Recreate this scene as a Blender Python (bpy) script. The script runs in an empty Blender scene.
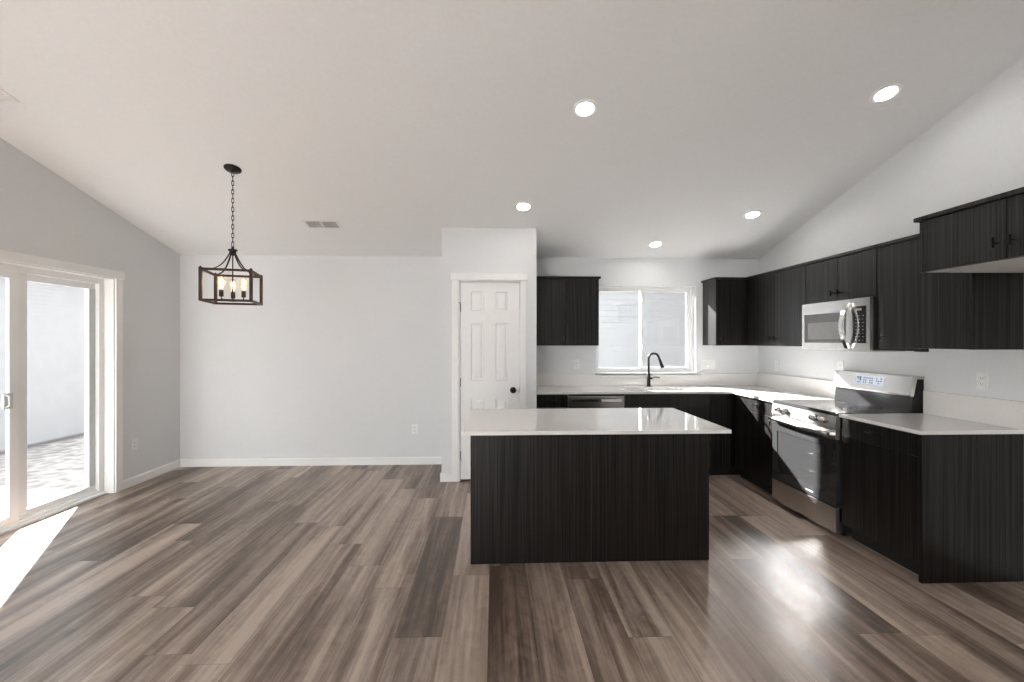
import bpy, bmesh, math, random
from mathutils import Vector, Matrix, Quaternion
random.seed(4)
SC = bpy.context.scene
COL = SC.collection

# ------------------------------------------------------------------ camera
F = 455.0
YAW = math.atan(17.5 / F)
EYE = 1.445
cd = bpy.data.cameras.new('camera')
cam = bpy.data.objects.new('camera', cd)
COL.objects.link(cam)
cam.location = (0, 0, EYE)
cam.rotation_euler = (math.pi / 2, 0, -YAW)
cd.sensor_width = 36.0
cd.lens = F / 1024.0 * 36.0
cd.clip_start = 0.05
SC.camera = cam

# ------------------------------------------------------------------ world, sun, exposure
W = bpy.data.worlds.new('world')
SC.world = W
W.use_nodes = True
wn = W.node_tree.nodes
wn.clear()
wo = wn.new('ShaderNodeOutputWorld')
wb = wn.new('ShaderNodeBackground')
wb.inputs['Color'].default_value = (0.85, 0.94, 1.0, 1)
wb.inputs['Strength'].default_value = 1.0
W.node_tree.links.new(wb.outputs[0], wo.inputs[0])

SUN = Vector((0.613, -1.0, -0.59)).normalized()
sl = bpy.data.lights.new('sun', 'SUN')
sl.energy = 22.0
sl.angle = math.radians(0.9)
sl.color = (1.0, 0.99, 0.98)
so = bpy.data.objects.new('sun', sl)
COL.objects.link(so)
so.location = (-4, 9, 8)
so.rotation_mode = 'QUATERNION'
so.rotation_quaternion = SUN.to_track_quat('-Z', 'Y')

SC.view_settings.view_transform = 'Standard'
SC.view_settings.look = 'None'
SC.view_settings.gamma = 1.0
SC.view_settings.use_curve_mapping = False
SC.view_settings.exposure = 1.66
SC.cycles.diffuse_bounces = 6
SC.cycles.glossy_bounces = 5
SC.cycles.transparent_max_bounces = 12
SC.cycles.caustics_reflective = True
SC.cycles.blur_glossy = 0.12
SC.cycles.sample_clamp_indirect = 12.0

# ------------------------------------------------------------------ room constants
YB, XR, XL, YP = 5.37, 3.18, -3.61, 4.70
YREAR = -4.2
WT = 0.15
CZ0, PITCH = 2.435, 0.262
def cz(y):
    return CZ0 + PITCH * (YB - y) if y >= 0 else CZ0 + PITCH * (YB + y)
CT = 0.912          # perimeter worktop
CB = 0.889
IT, IB = 0.903, 0.880   # island worktop

# ------------------------------------------------------------------ materials
def nodes(name):
    m = bpy.data.materials.new(name)
    m.use_nodes = True
    nt = m.node_tree
    return m, nt, nt.nodes['Principled BSDF']

def N(nt, t, **kw):
    n = nt.nodes.new(t)
    for k, v in kw.items():
        setattr(n, k, v)
    return n

def L(nt, a, b):
    nt.links.new(a, b)

def coords(nt, scale=(1, 1, 1)):
    tc = N(nt, 'ShaderNodeTexCoord')
    mp = N(nt, 'ShaderNodeMapping')
    mp.inputs['Scale'].default_value = scale
    L(nt, tc.outputs['Object'], mp.inputs['Vector'])
    return mp.outputs['Vector']

def noisemat(name, c0, c1, scale=(4, 4, 4), rough=0.5, metallic=0.0, spec=0.5, bump=0.0, bdist=0.002,
             detail=4.0, nscale=1.0, coat=0.0, lo=0.35, hi=0.65, specvar=None):
    m, nt, b = nodes(name)
    v = coords(nt, scale)
    n = N(nt, 'ShaderNodeTexNoise')
    n.inputs['Scale'].default_value = nscale
    n.inputs['Detail'].default_value = detail
    L(nt, v, n.inputs['Vector'])
    r = N(nt, 'ShaderNodeValToRGB')
    r.color_ramp.elements[0].position = lo
    r.color_ramp.elements[1].position = hi
    r.color_ramp.elements[0].color = (*c0, 1)
    r.color_ramp.elements[1].color = (*c1, 1)
    L(nt, n.outputs['Fac'], r.inputs['Fac'])
    L(nt, r.outputs['Color'], b.inputs['Base Color'])
    b.inputs['Roughness'].default_value = rough
    b.inputs['Metallic'].default_value = metallic
    b.inputs['Specular IOR Level'].default_value = spec
    b.inputs['Coat Weight'].default_value = coat
    if specvar:      # the grain also changes how shiny the surface is
        mr = N(nt, 'ShaderNodeMapRange')
        mr.inputs['From Min'].default_value = lo
        mr.inputs['From Max'].default_value = hi
        mr.inputs['To Min'].default_value, mr.inputs['To Max'].default_value = specvar
        L(nt, n.outputs['Fac'], mr.inputs['Value'])
        L(nt, mr.outputs['Result'], b.inputs['Specular IOR Level'])
    if bump:
        bp = N(nt, 'ShaderNodeBump')
        bp.inputs['Strength'].default_value = bump
        bp.inputs['Distance'].default_value = bdist
        L(nt, n.outputs['Fac'], bp.inputs['Height'])
        L(nt, bp.outputs['Normal'], b.inputs['Normal'])
    return m

def sc3(c, k):
    return tuple(x * k for x in c)

def flatmat(name, c, rough=0.5, metallic=0.0, spec=0.5, var=0.04, scale=20, **kw):
    return noisemat(name, sc3(c, 1 - var), sc3(c, 1 + var), (scale,) * 3, rough, metallic, spec, **kw)

def emitmat(name, c, s):
    m, nt, b = nodes(name)
    b.inputs['Base Color'].default_value = (*c, 1)
    b.inputs['Emission Color'].default_value = (*c, 1)
    b.inputs['Emission Strength'].default_value = s
    return m

def panemat(name, tint=(1, 1, 1), gloss=0.06, haze=0.0, hazecol=(0.8, 0.8, 0.8), rough=0.0):
    """clear pane: lets light through, mirrors a little, optionally slightly veiled"""
    m, nt, b = nodes(name)
    nt.nodes.remove(b)
    out = nt.nodes['Material Output']
    t = N(nt, 'ShaderNodeBsdfTransparent')
    t.inputs['Color'].default_value = (*tint, 1)
    g = N(nt, 'ShaderNodeBsdfGlossy')
    g.inputs['Roughness'].default_value = rough
    lw = N(nt, 'ShaderNodeLayerWeight')
    lw.inputs['Blend'].default_value = 0.5
    pw = N(nt, 'ShaderNodeMath', operation='POWER')
    pw.inputs[1].default_value = 5.0
    L(nt, lw.outputs['Facing'], pw.inputs[0])
    mul = N(nt, 'ShaderNodeMath', operation='MULTIPLY_ADD')
    mul.inputs[1].default_value = 0.9
    mul.inputs[2].default_value = gloss
    mul.use_clamp = True
    L(nt, pw.outputs[0], mul.inputs[0])
    mx = N(nt, 'ShaderNodeMixShader')
    L(nt, mul.outputs[0], mx.inputs['Fac'])
    last = t.outputs[0]
    if haze:
        d = N(nt, 'ShaderNodeBsdfDiffuse')
        d.inputs['Color'].default_value = (*hazecol, 1)
        mh = N(nt, 'ShaderNodeMixShader')
        mh.inputs['Fac'].default_value = haze
        L(nt, last, mh.inputs[1])
        L(nt, d.outputs[0], mh.inputs[2])
        last = mh.outputs[0]
    L(nt, last, mx.inputs[1])
    L(nt, g.outputs[0], mx.inputs[2])
    L(nt, mx.outputs[0], out.inputs['Surface'])
    return m

def floormat():
    m, nt, b = nodes('wood_look_plank_floor')
    tc = N(nt, 'ShaderNodeTexCoord')
    sx = N(nt, 'ShaderNodeSeparateXYZ')
    L(nt, tc.outputs['Object'], sx.inputs[0])
    def M(op, a, bb=None, clamp=False):
        n = N(nt, 'ShaderNodeMath', operation=op)
        n.use_clamp = clamp
        for i, q in enumerate((a, bb)):
            if q is None:
                continue
            if isinstance(q, (int, float)):
                n.inputs[i].default_value = q
            else:
                L(nt, q, n.inputs[i])
        return n.outputs[0]
    PW, PL = 0.228, 1.52
    u = M('DIVIDE', M('ADD', sx.outputs[0], 0.031), PW)
    row = M('FLOOR', u)
    wr = N(nt, 'ShaderNodeTexWhiteNoise', noise_dimensions='1D')
    L(nt, row, wr.inputs['W'])
    v = M('ADD', M('DIVIDE', sx.outputs[1], PL), M('MULTIPLY', wr.outputs['Value'], 7.0))
    cell = M('FLOOR', v)
    cb = N(nt, 'ShaderNodeCombineXYZ')
    L(nt, row, cb.inputs[0]); L(nt, cell, cb.inputs[1])
    wc = N(nt, 'ShaderNodeTexWhiteNoise', noise_dimensions='2D')
    L(nt, cb.outputs[0], wc.inputs['Vector'])
    # plank-local texture vector, shifted per plank
    loc = N(nt, 'ShaderNodeCombineXYZ')
    L(nt, M('ADD', sx.outputs[0], M('MULTIPLY', wc.outputs['Value'], 37.0)), loc.inputs[0])
    L(nt, sx.outputs[1], loc.inputs[1])
    L(nt, M('MULTIPLY', wc.outputs['Value'], 11.0), loc.inputs[2])
    def noise(scale, detail=5, dist=0.0, rough=0.55):
        mp = N(nt, 'ShaderNodeMapping')
        mp.inputs['Scale'].default_value = scale
        L(nt, loc.outputs[0], mp.inputs['Vector'])
        n = N(nt, 'ShaderNodeTexNoise')
        n.inputs['Scale'].default_value = 1.0
        n.inputs['Detail'].default_value = detail
        n.inputs['Roughness'].default_value = rough
        n.inputs['Distortion'].default_value = dist
        L(nt, mp.outputs[0], n.inputs['Vector'])
        return n.outputs['Fac']
    broad = noise((8, 0.45, 1), 2, 0.5)
    fine = noise((48, 1.6, 1), 4, 0.4, 0.6)
    knots = noise((9, 5.0, 1), 5, 1.6, 0.7)
    mixv = M('ADD', M('MULTIPLY', broad, 0.62), M('MULTIPLY', fine, 0.30))
    mixv = M('ADD', mixv, M('MULTIPLY', knots, 0.18))
    mixv = M('ADD', mixv, M('MULTIPLY', M('SUBTRACT', wc.outputs['Value'], 0.5), 0.17))
    r = N(nt, 'ShaderNodeValToRGB')
    e = r.color_ramp.elements
    e[0].position = 0.40; e[0].color = FC[0]
    e[1].position = 0.70; e[1].color = FC[3]
    a = e.new(0.49); a.color = FC[1]
    a = e.new(0.59); a.color = FC[2]
    L(nt, mixv, r.inputs['Fac'])
    # seams
    fu = M('FRACT', u)
    fv = M('FRACT', v)
    su = M('LESS_THAN', M('MINIMUM', fu, M('SUBTRACT', 1.0, fu)), 0.0075)
    sv = M('LESS_THAN', M('MINIMUM', fv, M('SUBTRACT', 1.0, fv)), 0.0012)
    seam = M('MAXIMUM', su, sv)
    mx = N(nt, 'ShaderNodeMix', data_type='RGBA')
    L(nt, M('MULTIPLY', seam, 0.4), mx.inputs['Factor'])
    L(nt, r.outputs['Color'], mx.inputs[6])
    mx.inputs[7].default_value = (0.03, 0.024, 0.02, 1)
    L(nt, mx.outputs[2], b.inputs['Base Color'])
    b.inputs['Roughness'].default_value = 0.36
    b.inputs['Specular IOR Level'].default_value = 0.5
    bp = N(nt, 'ShaderNodeBump')
    bp.inputs['Strength'].default_value = 0.25
    bp.inputs['Distance'].default_value = 0.002
    L(nt, M('SUBTRACT', M('MULTIPLY', fine, 0.6), seam), bp.inputs['Height'])
    L(nt, bp.outputs['Normal'], b.inputs['Normal'])
    return m

FC = [(0.084, 0.057, 0.043, 1), (0.180, 0.131, 0.102, 1), (0.325, 0.252, 0.205, 1), (0.50, 0.405, 0.34, 1)]
M_floor = floormat()
M_wall = noisemat('painted_wall', (0.690, 0.704, 0.712), (0.705, 0.719, 0.727), (45, 45, 45), 0.7, bump=0.12, bdist=0.001)
M_ceil = noisemat('textured_ceiling', (0.805, 0.809, 0.809), (0.825, 0.829, 0.829), (38, 38, 38), 0.8, bump=0.35, bdist=0.002)
M_trim = flatmat('white_trim_paint', (0.82, 0.825, 0.82), 0.4, var=.008)
M_vinyl = flatmat('white_vinyl', (0.84, 0.845, 0.84), 0.35, var=.008)
M_cab = noisemat('dark_textured_melamine', (0.0008, 0.0006, 0.0005), (0.0085, 0.0060, 0.0050), (105, 105, 1.0), 0.35,
                 spec=0.5, bump=0.06, bdist=0.0014, detail=4.0, lo=0.34, hi=0.68, specvar=(0.30, 0.60))
M_cabin = flatmat('cabinet_underside', (0.55, 0.54, 0.52), 0.6)
M_kick = flatmat('toe_kick_black', (0.008, 0.0075, 0.007), 0.6)
M_quartz = noisemat('white_quartz', (0.74, 0.725, 0.705), (0.78, 0.765, 0.745), (160, 160, 160), 0.07, spec=0.5)
M_steel = noisemat('brushed_steel', (0.52, 0.50, 0.48), (0.62, 0.60, 0.58), (3, 220, 220), 0.24, metallic=1.0)
M_steelh = noisemat('brushed_steel_vertical', (0.52, 0.50, 0.48), (0.62, 0.60, 0.58), (260, 260, 4), 0.26, metallic=1.0)
M_chrome = flatmat('polished_steel', (0.70, 0.69, 0.67), 0.12, metallic=1.0)
M_black = flatmat('matte_black_metal', (0.008, 0.0075, 0.007), 0.38, spec=0.3)
M_blackglass = flatmat('black_glass', (0.026, 0.026, 0.027), 0.07, spec=0.6)
M_ovenpane = panemat('oven_pane', tint=(0.5, 0.5, 0.51), gloss=0.05, haze=0.16, hazecol=(0.12, 0.12, 0.12), rough=0.06)
M_cavity = flatmat('oven_enamel', (0.16, 0.16, 0.165), 0.45)
M_mwglass = flatmat('microwave_dark_door_glass', (0.13, 0.128, 0.125), 0.14, spec=0.6)
M_mwscreen = flatmat('microwave_screen_mesh', (0.26, 0.255, 0.245), 0.2)
M_sidesteel = flatmat('grey_coated_side', (0.02, 0.02, 0.02), 0.4)
M_pane = panemat('window_glass', gloss=0.045)
M_screen = panemat('window_glass_with_screen', gloss=0.03, haze=0.16, hazecol=(0.35, 0.35, 0.35))
M_bulbglass = panemat('bulb_glass', tint=(1.0, 0.95, 0.86), gloss=0.03, haze=0.06, hazecol=(0.8, 0.7, 0.55))
M_filament = emitmat('glowing_filament', (1.0, 0.60, 0.28), 34.0)
M_lens = emitmat('lit_downlight_lens', (1.0, 0.96, 0.91), 24.0)
M_bronze = noisemat('dark_bronze', (0.014, 0.010, 0.008), (0.026, 0.018, 0.012), (60, 60, 60), 0.42, spec=0.3)
M_woodbar = noisemat('rustic_brown_bar', (0.016, 0.009, 0.006), (0.038, 0.021, 0.012), (60, 60, 6), 0.5, spec=0.3)
M_plate = flatmat('white_plastic_plate', (0.80, 0.80, 0.79), 0.35)
M_slot = flatmat('dark_slot', (0.03, 0.03, 0.03), 0.6)
M_vent = flatmat('white_vent_enamel', (0.80, 0.79, 0.78), 0.4)
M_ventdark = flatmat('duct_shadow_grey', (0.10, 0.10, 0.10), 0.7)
M_mark = flatmat('pale_print', (0.42, 0.42, 0.42), 0.5)
M_display = emitmat('lit_display', (0.42, 0.47, 0.55), 0.22)
M_digit = flatmat('display_dark_print', (0.02, 0.02, 0.03), 0.4)
M_siding = flatmat('white_lap_siding', (0.24, 0.24, 0.243), 0.5, scale=6)
M_siding2 = flatmat('grey_white_lap_siding', (0.19, 0.19, 0.192), 0.5, scale=6)
M_roof = noisemat('grey_shingle', (0.10, 0.10, 0.10), (0.20, 0.19, 0.18), (9, 9, 9), 0.9)
M_dirt = noisemat('pale_gravel_dirt', (0.22, 0.20, 0.185), (0.48, 0.44, 0.415), (7, 7, 7), 0.95, bump=0.9, bdist=0.05, detail=8)
M_conc = noisemat('patio_concrete', (0.46, 0.455, 0.44), (0.52, 0.515, 0.50), (5, 5, 5), 0.9)
M_greyfit = flatmat('grey_door_fitting', (0.58, 0.61, 0.60), 0.5)
M_sink = flatmat('steel_sink', (0.55, 0.54, 0.53), 0.25, metallic=1.0)

# ------------------------------------------------------------------ mesh builder
OFF = {}   # world position of every object made here

class MB:
    def __init__(self, fr=None):
        self.bm = bmesh.new()
        self.fr = fr               # optional local frame (u, v, z) -> world

    def mark(self, i):
        """faces added since the last mark get material slot i"""
        old = getattr(self, 'seen', set())
        for f in self.bm.faces:
            if f not in old:
                f.material_index = i
        self.seen = set(self.bm.faces)
        return self

    def P(self, p):
        return Vector(self.fr(*p)) if self.fr else Vector(p)

    def box(self, a0, a1, b0, b1, c0, c1, bev=0.0):
        p, q = self.P((a0, b0, c0)), self.P((a1, b1, c1))
        lo = [min(p[i], q[i]) for i in range(3)]
        hi = [max(p[i], q[i]) for i in range(3)]
        bm = self.bm
        vs = [bm.verts.new((x, y, z)) for x in (lo[0], hi[0]) for y in (lo[1], hi[1]) for z in (lo[2], hi[2])]
        idx = [(0, 1, 3, 2), (4, 6, 7, 5), (0, 4, 5, 1), (2, 3, 7, 6), (0, 2, 6, 4), (1, 5, 7, 3)]
        fs = [bm.faces.new([vs[i] for i in f]) for f in idx]
        if bev:
            es = list({e for f in fs for e in f.edges})
            bmesh.ops.bevel(bm, geom=es, offset=bev, segments=2, profile=0.6, affect='EDGES')
        return self

    def prism(self, poly, axis, t0, t1):
        """poly: 2-D points in the two other axes (in xyz order), extruded along axis"""
        bm = self.bm
        def mk(p, t):
            q = list(p)
            q.insert('xyz'.index(axis), t)
            return bm.verts.new(self.P(q))
        A = [mk(p, t0) for p in poly]
        B = [mk(p, t1) for p in poly]
        n = len(poly)
        fs = [bm.faces.new(A), bm.faces.new(list(reversed(B)))]
        for i in range(n):
            fs.append(bm.faces.new([A[i], B[i], B[(i + 1) % n], A[(i + 1) % n]]))
        bmesh.ops.recalc_face_normals(bm, faces=fs)
        return self

    def rings(self, rings, cap=True, closed=False, smooth=True):
        bm = self.bm
        R = [[bm.verts.new(p) for p in r] for r in rings]
        fs = []
        n = len(R[0])
        m = len(R)
        for i in range(m if closed else m - 1):
            a, b = R[i], R[(i + 1) % m]
            for j in range(n):
                f = bm.faces.new([a[j], a[(j + 1) % n], b[(j + 1) % n], b[j]])
                f.smooth = smooth
                fs.append(f)
        if cap and not closed:
            fs.append(bm.faces.new(list(reversed(R[0]))))
            fs.append(bm.faces.new(R[-1]))
        bmesh.ops.recalc_face_normals(bm, faces=fs)
        return self

    def tube(self, pts, r, n=10, closed=False, local=True):
        P = [self.P(p) if local else Vector(p) for p in pts]
        rs = r if isinstance(r, (list, tuple)) else [r] * len(P)
        rings = []
        up = None
        m = len(P)
        for i, p in enumerate(P):
            if closed:
                d = P[(i + 1) % m] - P[i - 1]
            else:
                d = P[min(i + 1, m - 1)] - P[max(i - 1, 0)]
            d.normalize()
            if up is None:
                up = Vector((0, 0, 1)) if abs(d.z) < 0.9 else Vector((1, 0, 0))
            up = (up - d * up.dot(d)).normalized()
            s = d.cross(up)
            rings.append([p + (up * math.cos(2 * math.pi * k / n) + s * math.sin(2 * math.pi * k / n)) * rs[i]
                          for k in range(n)])
        return self.rings(rings, closed=closed)

    def bar(self, pts, w, h, up=Vector((0, 0, 1))):
        """rectangular-section bar along pts"""
        P = [self.P(p) for p in pts]
        rings = []
        m = len(P)
        for i, p in enumerate(P):
            d = (P[min(i + 1, m - 1)] - P[max(i - 1, 0)]).normalized()
            s = d.cross(up).normalized()
            t = s.cross(d).normalized()
            rings.append([p + s * a * w / 2 + t * b * h / 2 for a, b in ((-1, -1), (1, -1), (1, 1), (-1, 1))])
        return self.rings(rings, smooth=False)

    def lathe(self, prof, origin, axis, n=24):
        """prof: (radius, distance along axis)"""
        o = self.P(origin)
        a = Vector(axis).normalized()
        x = a.orthogonal().normalized()
        y = a.cross(x)
        rings = [[o + a * h + (x * math.cos(2 * math.pi * k / n) + y * math.sin(2 * math.pi * k / n)) * max(r, 1e-4)
                  for k in range(n)] for r, h in prof]
        return self.rings(rings)

    def build(self, name, mat, parent=None, loc=None, **props):
        bm = self.bm
        me = bpy.data.meshes.new(name)
        o = bpy.data.objects.new(name, me)
        COL.objects.link(o)
        if parent is not None:
            o.parent = parent
            off = OFF[parent.name]
        else:
            if loc is None and bm.verts:
                xs = [v.co for v in bm.verts]
                loc = (sum(v.x for v in xs) / len(xs), sum(v.y for v in xs) / len(xs), min(v.z for v in xs))
            off = Vector(loc)
            o.location = off
        OFF[o.name] = Vector(off)
        bmesh.ops.translate(bm, verts=bm.verts, vec=-off)
        bm.to_mesh(me)
        bm.free()
        for q in (mat if isinstance(mat, (list, tuple)) else [mat]):
            me.materials.append(q)
        for k, v in props.items():
            o[k] = v
        return o

def thing(name, label, cat, loc, group=None):
    o = bpy.data.objects.new(name, None)
    COL.objects.link(o)
    o.location = loc
    o.empty_display_size = 0.1
    o['label'] = label
    o['category'] = cat
    if group:
        o['group'] = group
    OFF[o.name] = Vector(loc)
    return o

def tag(o, label, cat, group=None):
    o['label'] = label
    o['category'] = cat
    if group:
        o['group'] = group
    return o

def struct(o):
    o['kind'] = 'structure'
    return o

def faceY(ox, oy):      # front looks to -y: u = +x, v = +y (into the wall)
    return lambda u, v, z: (ox + u, oy + v, z)
def faceX(ox, oy):      # front looks to -x: u = -y, v = +x
    return lambda u, v, z: (ox + v, oy - u, z)
def faceR(ox, oy):      # front looks to +x (left wall): u = +y, v = -x
    return lambda u, v, z: (ox - v, oy + u, z)
def faceB(ox, oy):      # front looks to +y: u = -x, v = -y
    return lambda u, v, z: (ox - u, oy - v, z)

# ================================================================== SETTING
# floor
struct(MB().box(XL - WT + 0.04, XR + WT, YREAR, YB + WT, -0.12, 0.0).build('floor', M_floor, loc=(0, 0, 0)))

# ceiling: two slopes meeting at a ridge behind the camera
th = 0.15
struct(MB().prism([(YB + WT, cz(YB + WT)), (0, cz(0)), (YREAR, cz(YREAR)), (YREAR, cz(YREAR) + th), (0, cz(0) + th),
                   (YB + WT, cz(YB + WT) + th)], 'x', XL - WT, XR + WT).build('ceiling', M_ceil, loc=(0, 0, 0)))

# back wall with the kitchen window opening
WX0, WX1, WZ0, WZ1 = 1.205, 2.41, 1.070, 2.10
m = MB()
m.box(XL - WT, WX0, YB, YB + WT, 0, CZ0 + 0.02)
m.box(WX1, XR + WT, YB, YB + WT, 0, CZ0 + 0.02)
m.box(WX0, WX1, YB, YB + WT, 0, WZ0 - 0.012)
m.box(WX0, WX1, YB, YB + WT, WZ1, CZ0 + 0.02)
struct(m.build('wall_back', M_wall))

# left wall with the sliding door opening
DY0, DY1, DZ1 = 2.93, 4.465, 2.037
m = MB()
m.prism([(DY1, 0), (YB, 0), (YB, cz(YB) + .02), (DY1, cz(DY1) + .02)], 'x', XL - WT, XL)
m.prism([(DY0, DZ1), (DY1, DZ1), (DY1, cz(DY1) + .02), (DY0, cz(DY0) + .02)], 'x', XL - WT, XL)
LW0, LW1, LZA, LZB = -4.0, 0.9, 0.10, 2.75      # unseen opening behind the camera, added to let in more daylight
m.prism([(LW1, 0), (DY0, 0), (DY0, cz(DY0) + .02), (0, cz(0) + .02), (LW1, cz(LW1) + .02)], 'x', XL - WT, XL)
m.prism([(YREAR, 0), (LW0, 0), (LW0, cz(LW0) + .02), (YREAR, cz(YREAR) + .02)], 'x', XL - WT, XL)
m.prism([(LW0, 0), (LW1, 0), (LW1, LZA), (LW0, LZA)], 'x', XL - WT, XL)
m.prism([(LW0, LZB), (LW1, LZB), (LW1, cz(LW1) + .02), (LW0, cz(LW0) + .02)], 'x', XL - WT, XL)
struct(m.build('wall_left', M_wall))

# front wall behind the camera
struct(MB().box(XL, XR, YREAR - WT, YREAR, 0, cz(YREAR) + .02).build('wall_front', M_wall))

# right wall
struct(MB().prism([(YREAR, 0), (YB, 0), (YB, cz(YB) + .02), (0, cz(0) + .02), (YREAR, cz(YREAR) + .02)], 'x', XR, XR + WT)
       .build('wall_right', M_wall))

# pantry closet box: front wall with a doorway, and its two side walls
PX0, PX1 = -0.544, 0.435
DX0, DX1, DH = -0.362, 0.270, 2.064
m = MB()
m.prism([(YP, 0), (YB - .001, 0), (YB - .001, cz(YB) + .01), (YP, cz(YP) + .01)], 'x', PX0, PX0 + .11)
m.prism([(YP, 0), (YB - .001, 0), (YB - .001, cz(YB) + .01), (YP, cz(YP) + .01)], 'x', PX1 - .11, PX1)
m.box(PX0 + .11, DX0, YP, YP + .11, 0, DH)
m.box(DX1, PX1 - .11, YP, YP + .11, 0, DH)
m.prism([(YP, DH), (YP + .11, DH), (YP + .11, cz(YP + .11) + .01), (YP, cz(YP) + .01)], 'x', PX0 + .11, PX1 - .11)
struct(m.build('wall_pantry', M_wall))

# baseboards
BH, BT = 0.088, 0.014
def baseprof(m, axis, a0, a1, c, sgn):
    pr = [(c, 0.001), (c + sgn * BT, 0.001), (c + sgn * BT, BH - .012), (c + sgn * .006, BH), (c, BH)]
    m.prism(pr, axis, a0, a1)
    return m
struct(baseprof(MB(), 'x', XL, PX0, YB, -1).build('baseboard_back', M_trim))
struct(baseprof(MB(), 'y', DY1 + .082, YB - BT, XL, 1).build('baseboard_left', M_trim))
struct(baseprof(MB(), 'y', YREAR, DY0 - .082, XL, 1).build('baseboard_left_near', M_trim))
struct(baseprof(MB(), 'y', YREAR, 2.6, XR, -1).build('baseboard_right', M_trim))
m = baseprof(MB(), 'x', PX0 - BT, DX0 - .076, YP, -1)
baseprof(m, 'x', DX1 + .058, PX1, YP, -1)
baseprof(m, 'y', YP, YB - BT, PX0, -1)
struct(m.build('baseboard_pantry', M_trim))

# pantry door casing
m = MB()
yc = YP - .018
m.box(-0.437, DX0 - .004, yc, YP - .001, 0.001, DH + .006, .003)
m.box(DX1 + .002, 0.326, yc, YP - .001, 0.001, DH + .006, .003)
m.box(-0.452, 0.341, yc - .006, YP - .001, DH + .007, 2.142, .003)
m.box(DX0 - .003, DX0 + .008, YP - .001, YP + .11, 0.001, DH)       # jamb liners
m.box(DX1 - .008, DX1 + .001, YP - .001, YP + .11, 0.001, DH)
m.box(DX0 + .008, DX1 - .008, YP - .001, YP + .11, DH - .008, DH + .004)
struct(m.build('trim_1', M_trim))

# pantry door, six moulded panels
dx0, dx1, dz0, dz1 = DX0 + .011, DX1 - .011, 0.018, DH - .012
yd = YP + .012
cols = [(-0.243, -0.112), (0.010, 0.140)]
rows = [(1.752, 1.955), (1.035, 1.630), (0.245, 0.850)]
m = MB()
m.box(dx0, dx1, yd + .012, yd + .036, dz0, dz1)
xs = [dx0, cols[0][0], cols[0][1], cols[1][0], cols[1][1], dx1]
for a, b in ((0, 1), (2, 3), (4, 5)):
    m.box(xs[a], xs[b], yd, yd + .012, dz0, dz1)
zz = [dz0, rows[2][0], rows[2][1], rows[1][0], rows[1][1], rows[0][0], rows[0][1], dz1]
for c in cols:
    for k in range(0, 8, 2):
        m.box(c[0], c[1], yd, yd + .012, zz[k], zz[k + 1])
    for r in rows:
        # sloped sticking and raised field
        bm = m.bm
        def ring(ins, y):
            return [bm.verts.new((x, y, z)) for x, z in ((c[0] + ins, r[0] + ins), (c[1] - ins, r[0] + ins), (c[1] - ins, r[1] - ins), (c[0] + ins, r[1] - ins))]
        R = [ring(0, yd), ring(.010, yd + .010), ring(.016, yd + .010), ring(.036, yd + .002)]
        for i in range(3):
            for j in range(4):
                bm.faces.new([R[i][j], R[i][(j + 1) % 4], R[i + 1][(j + 1) % 4], R[i + 1][j]])
        bm.faces.new(R[3])
door = struct(m.build('door_1', M_trim, loc=((dx0 + dx1) / 2, yd, dz0)))
m = MB()
kx, kz = 0.192, 0.936
m.lathe([(.001, 0), (.032, 0), (.032, .006), (.026, .010), (.011, .012), (.010, .034), (.020, .040), (.027, .050), (.027, .062), (.020, .070), (.001, .072)],
        (kx, yd, kz), (0, -1, 0))
m.build('door_knob', M_black, door, label='black round door knob')
MB().box(dx1 - .0005, dx1 + .0022, yd - .0005, yd + .03, kz - .03, kz + .03).build('latch_plate', M_black, door, label='black latch plate')
for z in (0.26, 1.02, 1.79):
    m = MB()
    m.tube([(dx0 - .004, yd - .006, z - .045), (dx0 - .004, yd - .006, z + .045)], .007, 10)
    m.box(dx0 - .014, dx0 + .004, yd - .003, yd - .0005, z - .045, z + .045)
    if z > 1.5:
        m.tube([(dx0 - .004, yd - .008, z + .048), (dx0 - .016, yd - .03, z + .048)], .004, 8)
    m.build('hinge', M_black, door, label='black door hinge')

# sliding door casing on the left wall
m = MB()
m.box(XL + .001, XL + .018, DY1 + .002, DY1 + .080, 0.001, DZ1 + .002, .003)
m.box(XL + .001, XL + .018, DY0 - .080, DY0 - .002, 0.001, DZ1 + .002, .003)
m.box(XL + .001, XL + .024, DY0 - .096, DY1 + .094, DZ1 + .003, DZ1 + .075, .003)
struct(m.build('trim_2', M_trim))

# sliding glass door: frame, fixed panel, sliding panel, glass, handle
XD = XL - WT
m = MB()
m.box(XD, XL, DY1 - .008, DY1 + .001, .001, DZ1)                     # painted jamb liners
m.box(XD, XL, DY0 - .001, DY0 + .008, .001, DZ1)
m.box(XD, XL, DY0 + .008, DY1 - .008, DZ1 - .008, DZ1 + .001)
m.box(XD - .02, XL - .085, DY1 - .064, DY1 - .008, .001, DZ1 - .008, .003)   # vinyl frame
m.box(XD - .02, XL - .085, DY0 + .008, DY0 + .064, .001, DZ1 - .008, .003)
m.box(XD - .02, XL - .085, DY0 + .064, DY1 - .064, DZ1 - .058, DZ1 - .008, .003)
m.box(XD - .02, XL - .085, DY0 + .064, DY1 - .064, .001, .045, .003)
m.box(XL - .085, XL - .060, DY0 + .008, DY1 - .008, .001, .020)         # sill track
m.box(XL - .112, XL - .105, DY0 + .064, DY1 - .064, .045, .060)
sd = struct(m.build('door_2', M_vinyl, loc=(XD, (DY0 + DY1) / 2, 0)))
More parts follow.
